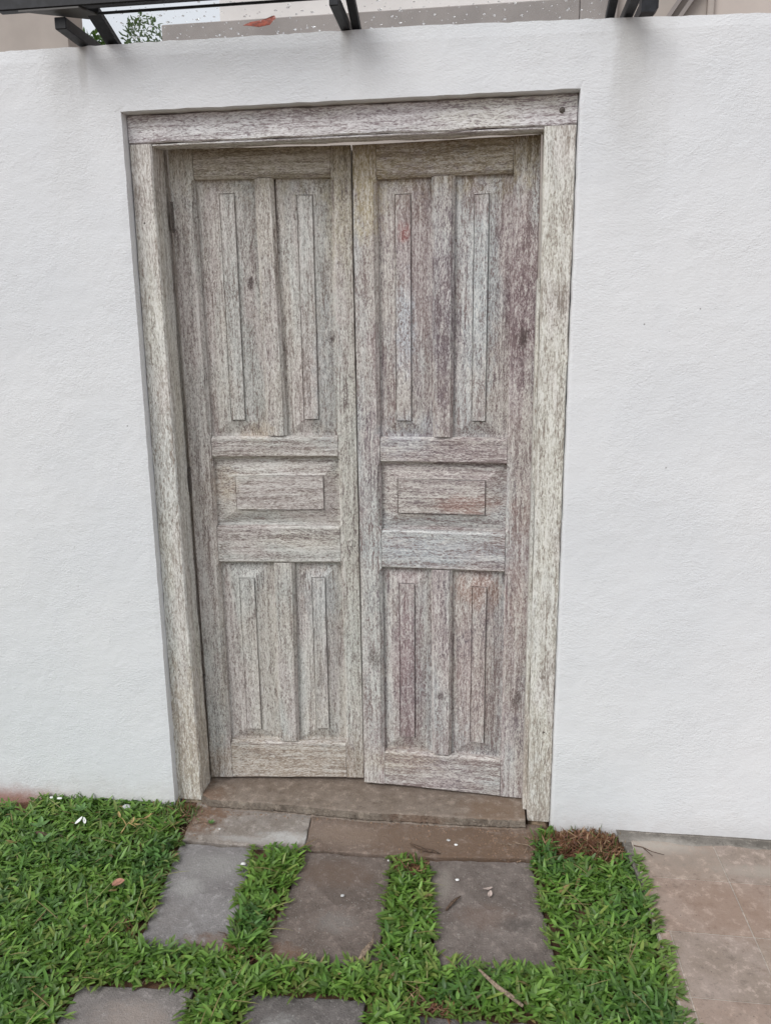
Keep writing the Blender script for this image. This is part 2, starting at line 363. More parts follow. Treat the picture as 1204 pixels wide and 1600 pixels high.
# rough mortar feet the jambs stand on
M_mortar = simple('foot_mortar', (.34,.25,.17), .95, 0, .35, 35, .8); M_mortar2 = simple('pale_foot_mortar', (.52,.44,.33), .95, 0, .2, 35, .6)
def lump(name, x0, x1, y0, y1, z0, z1, mat, parent, seed):
    bm = bmesh.new(); bmesh.ops.create_cube(bm, size=1); bmesh.ops.subdivide_edges(bm, edges=list(bm.edges), cuts=5, use_grid_fill=True)
    for v in bm.verts:
        c = v.co; f = 1-.18*(abs(c.x*2)**6+abs(c.y*2)**6)*(c.z+.5)
        p = Vector((x0+(x1-x0)*(c.x*f+.5), y0+(y1-y0)*(c.y*f+.5), z0+(z1-z0)*(c.z+.5)))
        p += Vector((mn.noise(p*40+Vector((seed,0,0))), mn.noise(p*40+Vector((0,seed,0))), mn.noise(p*50)))*.008; v.co = p
    me = bpy.data.meshes.new(name); bm.to_mesh(me); bm.free(); me.materials.append(mat); o = bpy.data.objects.new(name, me); return link(o, parent)
lump('mortar_foot', -.005+DX, .108+DX, .034+DY, .20+DY, -.09+DZ, -.033+DZ, M_mortar2, door, 3)
lump('mortar_foot', 1.214+DX, 1.292+DX, .030+DY, .20+DY, -.09+DZ, -.030+DZ, M_mortar, door, 8)
# header nail and knot
def dome(name, x, y, z, r, h, mat, parent, n=14):
    V = [(x, y-h, z)]; F = []
    for k, (f, g) in enumerate(((.5,.85), (.85,.5), (1,0))):
        V += [(x+r*f*math.cos(i*2*math.pi/n), y-h*g, z+r*f*math.sin(i*2*math.pi/n)) for i in range(n)]
    for i in range(n):
        F.append((0, 1+i, 1+(i+1)%n))
        for k in range(2): F.append((1+k*n+i, 1+k*n+(i+1)%n, 1+(k+1)*n+(i+1)%n, 1+(k+1)*n+i))
    return mesh(name, V, F, mat, parent, smooth=True)
dome('nail_head', 1.248+DX, .0348+DY, 2.158+DZ, .008, .004, M_rust, door)
dome('nail_head', .033+DX, .0348+DY, 1.90+DZ, .004, .002, M_rust, door)
dome('nail_head', 1.26+DX, .0348+DY, .30+DZ, .0035, .002, M_rust, door)

def leaf(P0, P1, side):
    P0 = Vector((*P0, 0)); P1 = Vector((*P1, 0)); d = P1-P0
    mv, mh = (ML_v, ML_h) if side == 'L' else (MR_v, MR_h)
    s = 1 if side == 'L' else 2
    if side == 'L':
        x0, x1, zb, zt = (-.003,-.010), (.5545,.549), (.000,.006), 2.127
        sl, sr = (.076,.064), (.4925,.487)
        top, r1, r2, bot = 2.040, (1.175,1.246), (.813,.942), .145
        m_up, m_lo = ((.256,.250),(.322,.308)), ((.252,.258),(.322,.330))
        fA=(.140,.186,1.300,1.996); fB=(.381,.428,1.301,1.988); fM=(.143,.437,.998,1.111); fC=(.138,.189,.191,.755); fD=(.388,.433,.197,.758)
    else:
        x0, x1, zb, zt = (-.012,-.014), (.547,.541), (.003,-.004), 2.121
        sl, sr = (.062,.058), (.469,.464)
        top, r1, r2, bot = 2.024, (1.163,1.246), (.807,.939), .135
        m_up, m_lo = ((.230,.224),(.293,.294)), ((.231,.226),(.297,.296))
        fA=(.114,.161,1.298,1.977); fB=(.353,.395,1.299,1.968); fM=(.116,.399,.996,1.108); fC=(.119,.170,.191,.752); fD=(.363,.409,.191,.751)
    # backing board the panels lie against: the leaf itself
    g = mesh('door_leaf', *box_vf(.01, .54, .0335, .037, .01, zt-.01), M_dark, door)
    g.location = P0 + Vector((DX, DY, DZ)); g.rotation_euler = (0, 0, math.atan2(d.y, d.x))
    g['label'] = 'greyer left leaf' if side == 'L' else 'redder more worn right leaf overlapping the other'
    L = lambda pr, z: pr[0] + (pr[1]-pr[0])*(z/zt)
    runs = [(bot, r2[0]), (r2[1], r1[0]), (r1[1], top)]
    board('stile', 'z', zb[0], zt, x0, sl, 0, .036, mv, g, .002, .010, runs, seed=s*10)
    board('stile', 'z', zb[1], zt, sr, x1, 0, .036, mv, g, .010, .002, runs, seed=s*10+1)
    def rail(z0, z1, c0, c1, k, seed, taper=0):
        a = L(sl, (z0+z1)/2)+.0008; b = L(sr, (z0+z1)/2)-.0008
        zz0 = (z0, z0+taper) if taper else z0
        mu = m_up if z0 >= r1[0]-.001 else m_lo
        return board('rail', 'x', a, b, zz0, z1, .0006, .035, mh, g, c0, c1, None, seed=seed)
    rail(top, zt, .008, .0015, 0, s*10+2); rail(r1[0], r1[1], .006, .009, 1, s*10+3)
    rail(r2[0], r2[1], .006, .008, 2, s*10+4); rail(zb[0]+.001, bot, .002, .009, 3, s*10+5, zb[1]-zb[0])
    for (m, z0, z1, k) in ((m_up, r1[1], top, 6), (m_lo, bot, r2[0], 7)):
        board('muntin', 'z', z0+.001, z1-.001, m[0], m[1], .001, .035, mv, g, .009, .009, None, seed=s*10+k)
    pz = lambda z0, z1: (z0, z1)
    def pan(xa, xb, z0, z1, f, mat, seed): panel('panel', xa, xb, z0, z1, f[0], f[1], f[2], f[3], mat, g, seed=seed)
    pan(L(sl,1.6), m_up[0][0]-.002, r1[1], top, fA, mv, s*3+1); pan(m_up[1][0]-.006, L(sr,1.6), r1[1], top, fB, mv, s*3+2)
    pan(L(sl,1.), L(sr,1.), r2[1], r1[0], fM, mh, s*3+3)
    pan(L(sl,.5), m_lo[0][0], bot, r2[0], fC, mv, s*3+4); pan(m_lo[1][0], L(sr,.5), bot, r2[0], fD, mv, s*3+5)
    return g
lf = leaf((.09,.135), (.65,.18), 'L')
rf = leaf((.66,.155), (1.206,.128), 'R')
box('light_block_strip', .50, .60, .0372, .050, .02, 2.12, M_dark, lf, .002)  # dark strip added behind the meeting edges to block light from the gap
# ring shaped keyhole plug on the left leaf's closing stile
kx, kz = .523, .885
V = []; F = []; n = 18
for r, y in ((.004,.0), (.005,-.0025), (.008,-.004), (.011,-.0025), (.0125,.0005)):
    V += [(kx+r*math.cos(i*2*math.pi/n)*.8, y, kz+r*1.25*math.sin(i*2*math.pi/n)) for i in range(n)]
for k in range(4):
    for i in range(n): F.append((k*n+i, k*n+(i+1)%n, (k+1)*n+(i+1)%n, (k+1)*n+i))
F.append(tuple(range(n)))
mesh('keyhole_plug', V, F, ML_v, lf, smooth=True)
for z in (1.10, 1.93, .35):
    h = box('hinge', -.0125, -.004, -.004, .03, z-.045, z+.045, M_rust, lf, .001)

# ================================================================== THRESHOLD, APRON
def mat_cement(name, a, b, spots=(.36,.34,.30), dirt=(), rough_face=False, damp=0.):
    t = NT(name); P = t.coord(); xyz = t.sep(P)
    n = t.noise(P, 6, 8, .72); n2 = t.noise(P, 30, 6, .75); n3 = t.noise(P, 210, 3, .75); n4 = t.noise(P, 90, 4, .7, 1.)
    c = t.mix(t.step(n, .38, .62), a, b)
    c = t.mix(t.math('MULTIPLY', t.step(n2, .52, .64), .65), c, tuple(x*1.5 for x in b))
    c = t.mix(t.math('MULTIPLY', t.step(n2, .46, .34), .6), c, tuple(x*.55 for x in a))
    c = t.mix(t.math('MULTIPLY', t.step(n3, .56, .68), .5), c, tuple(x*.45 for x in a))
    c = t.mix(t.math('MULTIPLY', t.step(n4, .60, .68), .55), c, spots)
    v = t.vor(P, 60)[0]
    c = t.mix(t.math('MULTIPLY', t.step(v, .06, .13, 1, 0), .7), c, spots)
    v = t.vor(t.mapv(P, (1,1,1), (3,3,3)), 42)[0]
    c = t.mix(t.math('MULTIPLY', t.step(v, .04, .09, 1, 0), .8), c, tuple(x*.3 for x in a))
    for (cx, cy, rx, ry, cc, am) in dirt:
        c = t.mix(t.math('MULTIPLY', t.blob(xyz, cx, cy, rx, ry, n2, (0,1)), am), c, cc)
    h = t.math('ADD', t.math('MULTIPLY', n2, 1.4), t.math('MULTIPLY', n3, .7))
    return t.fin(c, .82, t.bump(h, .95 if not rough_face else 1., .005 if not rough_face else .014), .3)
red = (.205,.125,.082)
M_thr = mat_cement('threshold_cement', (.225,.18,.142), (.275,.225,.185), dirt=((.10,.02,.09,.10,red,.7), (1.12,.06,.12,.10,(.24,.155,.10),.6), (.6,.2,.8,.12,(.16,.115,.085),.4)))
M_ap1 = mat_cement('apron_pale_cement', (.25,.215,.185), (.33,.295,.265), dirt=((.45,-.13,.10,.03,(.55,.54,.52),.9), (.33,-.155,.12,.02,(.5,.48,.46),.6), (.10,-.06,.10,.09,red,.9), (.14,-.02,.12,.03,red,.5)))
M_ap2 = mat_cement('apron_dirty_cement', (.17,.125,.098), (.24,.185,.15), dirt=((1.05,-.10,.32,.12,(.175,.115,.078),.95), (.80,-.08,.25,.06,(.21,.15,.11),.7), (.62,-.09,.10,.06,(.30,.23,.18),.5)))
M_lip = mat_cement('broken_cement_edge', (.17,.135,.105), (.30,.25,.20), dirt=((.85,0,.1,.1,(.22,.13,.085),.6),), rough_face=True)

def slab(name, pts, z0, z1, mat, parent=None, sub=.02, jit=.002, round_=.004, zj=.001, seed=0, loc=(0,0,0)):
    """a slab with an uneven outline: pts = corner points (x, y), walked round at sub spacing"""
    out = []
    for (ax, ay), (bx, by) in zip(pts, pts[1:]+pts[:1]):
        L_ = math.hypot(bx-ax, by-ay); n = max(1, int(L_/sub))
        for i in range(n):
            t_ = i/n; x = ax+(bx-ax)*t_; y = ay+(by-ay)*t_
            nx_, ny_ = (by-ay)/L_, -(bx-ax)/L_
            k = jit*(mn.noise(Vector((x*30, y*30, seed)))+.6*mn.noise(Vector((x*90, y*90, seed))))
            out.append((x+nx_*k, y+ny_*k))
    cx = sum(p[0] for p in out)/len(out); cy = sum(p[1] for p in out)/len(out)
    V = []; n = len(out)
    for z, ins in ((z0, 0), (z1-round_, 0), (z1-round_*.3, .3), (z1, 1.)):
        for x, y in out:
            dl = math.hypot(x-cx, y-cy); f = (dl-round_*ins)/dl
            xx, yy = cx+(x-cx)*f, cy+(y-cy)*f
            V.append((xx, yy, z + (zj*mn.noise(Vector((xx*12, yy*12, seed+9))) if z > z0 else 0)))
    # inner rings so the top is gently uneven
    rs = [3]
    for f in (.75, .4):
        for x, y in out:
            xx, yy = cx+(x-cx)*f, cy+(y-cy)*f
            V.append((xx, yy, z1 + zj*mn.noise(Vector((xx*12, yy*12, seed+9)))))
    V.append((cx, cy, z1))
    F = [tuple(range(n))[::-1]]
    for k in range(5):
        for i in range(n): F.append((k*n+i, k*n+(i+1)%n, (k+1)*n+(i+1)%n, (k+1)*n+i))
    for i in range(n): F.append((5*n+i, 5*n+(i+1)%n, 6*n))
    o = mesh(name, V, F, mat, parent, smooth=False)
    return o

# threshold: one cast step with a crumbling nose
def threshold():
    xs = np.arange(.088, 1.2160, .0085); V = []; F = []
    def fy(x): return float(np.interp(x, [.088,.13,.404,.676,.8,.956,1.188,1.21], [.03,.004,.004,-.012,-.006,-.006,.002,.008]))
    for x in xs:
        n1 = mn.noise(Vector((x*38, 0, 1))); n2 = mn.noise(Vector((x*110, 3, 1))); n3 = mn.noise(Vector((x*60, 7, 4)))
        y = fy(x); zt = -.009 + .0015*mn.noise(Vector((x*5, 2, 0)))
        prof = [(.30, zt+.001), (.16, zt), (.06, zt+.0008*n1), (y+.016, zt-.0005), (y+.008+.005*n1, zt-.003+.002*n2), (y+.003+.007*n2, zt-.008+.003*n3),
                (y+.006*n1+.005*n2, zt-.014), (y-.005+.008*n3, zt-.019+.003*n1), (y-.001+.009*n2, zt-.025), (y-.010+.010*n1, -.0385), (y+.02, -.07)]
        V += [(x, yy, zz) for yy, zz in prof]
    m = 11
    for i in range(len(xs)-1):
        for k in range(m-1): F.append((i*m+k, i*m+k+1, (i+1)*m+k+1, (i+1)*m+k))
    o = mesh('threshold', V, F, M_thr); o.data.materials.append(M_lip)
    for p in o.data.polygons:
        if -.034 < p.center.z < -.013 : p.material_index = 1
    return o
tag(threshold(), kind='structure')
apron = empty('apron', (.66, -.09, -.035)); tag(apron, kind='structure')
def rel(o, par):   # keep a world-built mesh in place under a parent that is not at the origin
    o.data.transform(Matrix.Translation(-Vector(par.location))); o.parent = par; return o
def rel_mat(mat): return mat
a1 = slab('slab', [(.07,.03), (.485,.03), (.5045,-.183), (.099,-.181)], -.09, -.036, M_ap1, jit=.002, seed=1)
a2 = slab('slab', [(.4875,.03), (1.27,.03), (1.222,-.145), (.907,-.171), (.507,-.1835)], -.09, -.0368, M_ap2, jit=.003, seed=2)
for o in (a1, a2): o.parent = apron; o.matrix_parent_inverse = Matrix.Translation(-Vector(apron.location))

# ================================================================== STEPPING STONES
pav = [
 ([(.097,-.187), (.340,-.189), (.402,-.632), (.148,-.615)], 'pale grey stepping stone at the left of the row below the threshold', ((.215,.20,.195),(.275,.26,.255))),
 ([(.510,-.189), (.788,-.187), (.803,-.612), (.490,-.642)], 'brownish grey stepping stone in the middle of the row below the threshold', ((.14,.112,.095),(.20,.162,.14))),
 ([(.905,-.182), (1.222,-.158), (1.262,-.580), (.950,-.592)], 'dark grey stepping stone beside the right lawn, below the threshold', ((.155,.128,.112),(.215,.182,.162))),
 ([(.060,-.762), (.352,-.738), (.385,-1.16), (.070,-1.18)], 'pale brown-grey stepping stone at the bottom left of the photo', ((.19,.17,.16),(.25,.225,.21))),
 ([(.500,-.738), (.790,-.722), (.800,-1.15), (.490,-1.16)], 'dark grey stepping stone cut by the bottom edge, left of centre', ((.12,.107,.10),(.18,.162,.152))),
 ([(.915,-.752), (1.23,-.745), (1.25,-1.16), (.930,-1.17)], 'stepping stone at the bottom edge almost wholly grown over by grass', ((.12,.107,.10),(.18,.162,.152)))]
for i, (pts, lab, (ca, cb)) in enumerate(pav):
    cx = sum(p[0] for p in pts)/4; cy = sum(p[1] for p in pts)/4
    sh = cx*0
    dirt = {0: ((.0,.12,.10,.06,(.36,.35,.33),.5), (-.05,.02,.05,.04,(.40,.39,.37),.6), (-.08,-.10,.10,.06,(.24,.22,.21),.6), (.1,-.19,.08,.04,red,.6)),
            1: ((-.02,.13,.12,.06,(.17,.12,.09),.7), (.02,-.07,.06,.04,(.26,.24,.22),.5), (-.12,-.2,.08,.04,red,.8)),
            2: ((.0,-.03,.09,.05,(.20,.14,.11),.5), (.08,-.05,.05,.03,(.11,.095,.085),.8), (-.13,.09,.025,.07,(.30,.27,.235),.7), (.13,-.2,.1,.05,(.12,.10,.09),.5)),
            3: ((.02,.12,.10,.05,(.36,.30,.26),.6),), 4: ((-.05,.1,.05,.05,(.40,.39,.37),.6),), 5: ()}[i]
    mt = mat_cement('stone_%s' % 'abcdef'[i], ca, cb, spots=(.40,.38,.35), dirt=dirt)
    o = slab('stepping_stone', [(x-cx, y-cy) for x, y in pts], -.045, 0., mt, jit=.006, round_=.005, zj=.0015, seed=10+i)
    o.location = (cx, cy, -.0405)
    tag(o, lab, 'stepping stone', 'stepping stones in the grass')

# ================================================================== RIGHT PAVEMENT
pvm = empty('pavement', (1.55, 0, -.014)); tag(pvm, kind='structure')
M_tiles = [mat_cement('tile_%s' % n, a, b, spots=(.36,.30,.26), dirt=((.07,-.075,.12,.035,(.44,.40,.35),.8), (.42,-.16,.20,.03,(.36,.32,.27),.6), (.22,-.34,.12,.12,(.27,.18,.13),.5), (.36,-.60,.12,.12,(.30,.20,.14),.5), (.14,-.12,.14,.05,(.28,.23,.19),.6))) for n, a, b in
           (('pink', (.28,.205,.162), (.32,.245,.20)), ('buff', (.285,.22,.175), (.315,.25,.205)), ('grey', (.265,.21,.17), (.33,.265,.225)))]
for m_ in M_tiles:      # trowelled and worn smooth
    for nd in m_.node_tree.nodes:
        if nd.type == 'BUMP': nd.inputs['Strength'].default_value = .18
    m_.node_tree.nodes['Principled BSDF'].inputs['Roughness'].default_value = .6
M_bed = mat_cement('mortar_bed', (.42,.36,.31), (.50,.44,.38))
M_gut = mat_cement('wall_foot_cement', (.15,.135,.115), (.22,.20,.175), dirt=((.09,-.055,.09,.03,(.40,.37,.33),.8),(.3,-.06,.2,.012,(.33,.30,.26),.6)))
box('bed', -.012, 3.2, -3.0, .02, -.08, -.0019, M_bed, pvm)
xsj = [1.572+.2165*i for i in range(8)]; ysj = [-.004-.2*0] + [-.217-.2165*i for i in range(12)]
tcount = 0
for j in range(11):
    y1, y0 = ysj[j], ysj[j+1]
    for i in range(-1, 7):
        x0, x1 = (1.542, xsj[0]) if i < 0 else (xsj[i], xsj[i+1])
        if j < 2:
            if i < 0: continue
            if i == 0: x0 = 1.540
        g = .0019
        mt = M_tiles[0] if (i+j) % 3 == 1 else M_tiles[(i*2+j) % 3]
        if j == 0: mt = M_tiles[2] if i > 0 else M_tiles[1]
        yt = y1-.028 if j == 0 else y1
        o = mesh('tile', *box_vf(x0+g-1.55, x1-g-1.55, y0+g, yt-g, -.02, .0005*mn.noise(Vector((i*3.3, j*5.1, 0)))), mt, pvm)
        bevel(o, .0008, 1); tcount += 1
# uneven cement fillet along the foot of the wall
V = []; F = []; xs = np.arange(1.50, 3.6, .02)
for x in xs:
    q = .008*mn.noise(Vector((x*9, 0, 0)))
    a = .004*mn.noise(Vector((x*40, 0, 5)))
    V += [(x-1.55, .01, .004), (x-1.55, -.006+a*.5, -.002), (x-1.55, -.03+q*.3, .0025+a*.2), (x-1.55, -.050+q*2.2+a, .0022), (x-1.55, -.056+q*2.2+a*2, -.004)]
for i in range(len(xs)-1):
    for k in range(4): F.append((i*5+k, i*5+k+1, (i+1)*5+k+1, (i+1)*5+k))
mesh('fillet', V, F, M_gut, pvm, smooth=True)
for (pts) in ([(1.505,.004), (1.54,-.02), (1.56,-.14), (1.548,-.30), (1.542,-.31), (1.520,-.14)],):
    o = slab('edging', pts, -.07, -.018, M_gut, jit=.004, seed=44); o.parent = pvm; o.matrix_parent_inverse = Matrix.Translation(-Vector(pvm.location))

# ================================================================== GRASS
def inpoly(px, py, poly, grow=0.):
    cx = sum(p[0] for p in poly)/len(poly); cy = sum(p[1] for p in poly)/len(poly)
    P_ = [(cx+(x-cx)*(1+grow/max(.05, abs(x-cx))), cy+(y-cy)*(1+grow/max(.05, abs(y-cy)))) for x, y in poly]
    ins = np.zeros(px.shape, bool); j = len(P_)-1
    for i in range(len(P_)):
        xi, yi = P_[i]; xj, yj = P_[j]
        c = ((yi > py) != (yj > py)) & (px < (xj-xi)*(py-yi)/(yj-yi+1e-12)+xi)
        ins ^= c; j = i
    return ins
def vnoise(x, y, s, seed=0):
    return np.array([mn.noise(Vector((a*s, b*s, seed))) for a, b in zip(x, y)])
def lawn_ok(x, y, grow=-.012):
    ok = (y < .0) & (x < 1.532) & ~((x > 1.49) & (y > -.10))
    for pts, _, _ in pav[:6]: ok &= ~inpoly(x, y, pts, .016)
    ok &= ~inpoly(x, y, [(.015,.05), (1.285,.05), (1.235,-.175), (.907,-.182), (.507,-.19), (.085,-.19), (.065,-.12)], 0)
    ok &= ~((x < -.50) & (y > -.085 + .03*np.sin(x*40)))
    return ok
def mat_grass(name, sat=1.):
    t = NT(name)
    at = t.n('ShaderNodeAttribute'); at.attribute_name = 'tint'
    t.fin(at.outputs['Color'], .40, None, .42)
    tr = t.n('ShaderNodeBsdfTranslucent'); t.set(tr.inputs[0], t.mix(.5, at.outputs['Color'], (.16,.30,.03)))
    mx = t.n('ShaderNodeMixShader'); mx.inputs[0].default_value = .22
    out = t.t.nodes['Material Output']
    t.t.links.new(t.b.outputs[0], mx.inputs[1]); t.t.links.new(tr.outputs[0], mx.inputs[2]); t.t.links.new(mx.outputs[0], out.inputs[0])
    return t.m
M_grass = mat_grass('grass_blade')
def blades(name, bx, by, bz, az, ln, wd, lean, curl, colr, mat, fold=.25, twist=None):
    """one mesh of leaf blades: arrays for root, heading, length, width, lean from vertical and curl"""
    n = len(bx); K = 5; prof = np.array([.55, 1., 1., .74, .0]); 
    s = np.linspace(0, 1, K)
    P_ = np.zeros((n, K, 3)); ang = lean.copy(); p = np.stack([bx, by, bz], 1); P_[:,0] = p
    hx, hy = np.cos(az), np.sin(az); A = np.zeros((n, K)); A[:,0] = ang
    for k in range(1, K):
        st = ln/(K-1); a = lean + curl*s[k]
        p = p + np.stack([hx*np.sin(a)*st, hy*np.sin(a)*st, np.cos(a)*st], 1)
        P_[:,k] = p; A[:,k] = a
    P_[:,:,2] = np.maximum(P_[:,:,2], bz[:,None]+.002) if fold is not None else P_[:,:,2]
    sx, sy = -hy, hx
    if twist is None: twist = np.zeros(n)
    V = np.zeros((n, K, 3, 3))
    for k in range(K):
        w = wd*prof[k]*.5
        nrm = np.stack([-hx*np.cos(A[:,k]), -hy*np.cos(A[:,k]), np.sin(A[:,k])], 1)
        side = np.stack([sx, sy, np.zeros(n)], 1)
        tw = twist*s[k]
        sd_ = side*np.cos(tw)[:,None] + nrm*np.sin(tw)[:,None]
        V[:,k,0] = P_[:,k] - sd_*w[:,None] + nrm*(w*fold)[:,None]
        V[:,k,1] = P_[:,k]
        V[:,k,2] = P_[:,k] + sd_*w[:,None] + nrm*(w*fold)[:,None]
    V = V.reshape(-1, 3)
    f = []
    for k in range(K-2):
        for q in (0, 1):
            f.append((k*3+q, k*3+q+1, (k+1)*3+q+1, (k+1)*3+q))
    tr = [((K-2)*3, (K-2)*3+1, (K-1)*3+1), ((K-2)*3+1, (K-2)*3+2, (K-1)*3+1)]
    base = (np.arange(n)*K*3)[:,None,None]
    FQ = (np.array(f)[None]+base).reshape(-1); FT = (np.array(tr)[None]+base).reshape(-1)
    me = bpy.data.meshes.new(name); me.vertices.add(len(V)); me.vertices.foreach_set('co', V.ravel())
    nq, nt = len(f)*n, 2*n
    me.loops.add(len(FQ)+len(FT)); me.loops.foreach_set('vertex_index', np.concatenate([FQ, FT]).astype(np.int32))
    me.polygons.add(nq+nt)
    me.polygons.foreach_set('loop_start', np.concatenate([np.arange(nq)*4, nq*4+np.arange(nt)*3]).astype(np.int32))
    me.update(calc_edges=True); me.validate()
    me.polygons.foreach_set('use_smooth', np.ones(nq+nt, bool))
    ca = me.color_attributes.new('tint', 'FLOAT_COLOR', 'POINT')
    cc = np.ones((n, K, 3, 4)); cc[...,:3] = colr[:,None,None,:]
    root = np.array([.75, .95, 1., 1., 1.])[None,:,None,None]
    ca.data.foreach_set('color', cc.ravel())
    me.materials.append(mat)
    o = bpy.data.objects.new(name, me); col.objects.link(o); return o

def tufts(x, y, per, hgt, seed, zbase=-.050):
    r = np.random.default_rng(seed); n = len(x)
    X = np.repeat(x, per); Y = np.repeat(y, per); N = len(X)
    head = np.repeat(r.uniform(0, 6.283, n), per) + np.tile(np.arange(per)*2.4, n) + r.normal(0, .5, N)
    X = X + r.normal(0, .006, N); Y = Y + r.normal(0, .006, N)
    rank = np.tile(np.arange(per)/max(1, per-1), n)
    hv = np.repeat(1+.55*vnoise(x, y, 12, 21), per)
    ln = r.uniform(.018, .050, N)*hv; wd = r.uniform(.0062, .0105, N)
    lean = r.uniform(.40, 1.30, N) + .1*rank; curl = r.uniform(.2, 1.25, N)
    Z = zbase + rank*.010 + r.uniform(0, .014, N)
    return X, Y, Z, head, ln, wd, lean, curl, r.normal(0, .5, N), r
def green(X, Y, r, yellow=None):
    N = len(X)
    a = np.array([.068,.150,.020]); b = np.array([.150,.262,.048]); y_ = np.array([.21,.22,.06]); d = np.array([.045,.115,.028]); br = np.array([.19,.14,.06])
    t = r.uniform(0, 1, N)[:,None]; c = a*(1-t)+b*t
    big = (vnoise(X, Y, 5., 3)+.6*vnoise(X, Y, 17., 6))[:,None]
    c = c*(1-np.clip(big*1.3, 0, .7)) + d*np.clip(big*1.3, 0, .7)
    yl = (r.uniform(0, 1, N) < .05 + np.clip(-big[:,0], 0, .3)*.45)[:,None]
    c = np.where(yl, c*.5+y_*.5, c)
    bb = (r.uniform(0, 1, N) < .012)[:,None]; c = np.where(bb, br, c)
    return c*r.uniform(.65, 1.6, (N, 1))
XR, YR = (-1.5, 1.54), (-1.55, 0)
n0 = int((XR[1]-XR[0])*(YR[1]-YR[0])*4700)
gx_ = rng.uniform(*XR, n0); gy_ = rng.uniform(*YR, n0)
edge = .012*vnoise(gx_, gy_, 22, 5)
ok = lawn_ok(gx_+edge, gy_+edge*.8)
# thin spots where soil shows
thin = vnoise(gx_, gy_, 9, 8); keep = rng.uniform(0, 1, n0) > np.clip((thin-.36)*3, 0, .7)
dead = ((gx_-1.40)/.115)**2 + ((gy_+.055)/.085)**2 < 1 + .3*edge/.012
br1 = ((gx_-.850)/.045)**2 + ((gy_+.235)/.05)**2 < 1
br2 = ((gx_-.10)/.03)**2 + ((gy_+.575)/.025)**2 < 1
br3 = ((gx_-.03)/.075)**2 + ((gy_+.035)/.055)**2 < 1
ok &= keep & ~dead & ~(br1 & (rng.uniform(0,1,n0) < .8)) & ~(br2 & (rng.uniform(0,1,n0) < .7)) & ~(br3 & (rng.uniform(0,1,n0) < .6))
gx_, gy_ = gx_[ok], gy_[ok]
X, Y, Z, az, ln, wd, le, cu, tw, r_ = tufts(gx_, gy_, 5, 1.0, 5)
o = blades('grass', X, Y, Z, az, ln, wd, le, cu, green(X, Y, r_), M_grass, .25, tw)
tag(o, 'broad-bladed green lawn grass around and between the stepping stones', 'grass', kind='stuff')
# runners creeping over the edges of the paving on the right and the stones
ex = []; ey = []; eh = []
for _ in range(170):
    y = random.uniform(-1.3, -.12); ex.append(1.535+random.uniform(-.015,.012)); ey.append(y); eh.append(random.uniform(-.9,.7))
for k, (pts, _, _) in enumerate(pav):
    for a, b in zip(pts, pts[1:]+pts[:1]):
        if a[1] > -.20 and b[1] > -.20: continue
        L_ = math.hypot(b[0]-a[0], b[1]-a[1])
        cx = sum(p[0] for p in pts)/4; cy = sum(p[1] for p in pts)/4
        for _ in range(int(L_*85)):
            t_ = random.random(); x = a[0]+(b[0]-a[0])*t_; y = a[1]+(b[1]-a[1])*t_; x -= (cx-x)*.06; y -= (cy-y)*.04
            ex.append(x+random.gauss(0,.008)); ey.append(y+random.gauss(0,.008)); eh.append(math.atan2(cy-y, cx-x)+random.gauss(0,.9))
ex, ey, eh = map(np.array, (ex, ey, eh))
rep = 3; X = np.repeat(ex, rep)+rng.normal(0,.004,len(ex)*rep); Y = np.repeat(ey, rep)+rng.normal(0,.004,len(ex)*rep); H = np.repeat(eh, rep)+rng.normal(0,.6,len(ex)*rep)
N = len(X); c = green(X, Y, rng); c = c*.75 + np.array([.20,.20,.07])*.25
o = blades('creeping_grass', X, Y, np.full(N,-.034)+np.where(X > 1.5, .018, 0.), H, rng.uniform(.018,.036,N), rng.uniform(.005,.0075,N), rng.uniform(.8,1.35,N), rng.uniform(.1,.5,N), c, M_grass, .2, rng.normal(0,.4,N))
tag(o, 'yellower grass shoots creeping over the edges of the stones and paving', 'grass', kind='stuff')
# long runners threading the turf
nr = 420; xr = rng.uniform(-1.3, 1.5, nr); yr = rng.uniform(-1.3, -.03, nr); k_ = lawn_ok(xr, yr); xr, yr = xr[k_], yr[k_]; nr = len(xr)
tt = rng.uniform(0, 1, nr)[:,None]
o = blades('grass_runner', xr, yr, rng.uniform(-.035, -.018, nr), rng.uniform(0, 6.283, nr), rng.uniform(.05, .12, nr), rng.uniform(.002, .0032, nr), rng.uniform(.9, 1.3, nr), rng.uniform(.1, .6, nr), np.array([.30,.30,.12])*tt+np.array([.26,.17,.08])*(1-tt), M_grass, .6)
tag(o, 'thin pale runners threading through the lawn', 'grass', kind='stuff')
# dead straw by the right jamb and brown tufts
def straw(name, cx, cy, rx, ry, n, label, z=-.048, h=.03, g=.08):
    a = rng.uniform(0, 6.283, n); q = np.sqrt(rng.uniform(0, 1, n)); X = cx+np.cos(a)*q*rx; Y = cy+np.sin(a)*q*ry
    Y = np.minimum(Y, -.004 if cx > 1.3 else .02)
    Z = z + rng.uniform(0, h, n)*(1-q*q*.7)
    t = rng.uniform(0, 1, n)[:,None]
    c = np.array([.30,.145,.085])*(1-t) + np.array([.15,.065,.042])*t
    lt = rng.uniform(0, 1, n) < .16; c[lt] = (.42,.27,.16)
    gg = rng.uniform(0, 1, n) < g; c[gg] = (.12,.17,.05)
    o = blades(name, X, Y, Z, rng.uniform(0, 6.283, n), rng.uniform(.02,.05,n), rng.uniform(.0022,.005,n), rng.uniform(.8,1.7,n), rng.normal(0,.8,n), c, M_grass, .4, rng.normal(0,1.2,n))
    return tag(o, label, 'dead grass', kind='stuff')
straw('dead_grass', 1.395, -.060, .128, .072, 1300, 'heap of dead red-brown grass at the wall foot right of the door', h=.035)
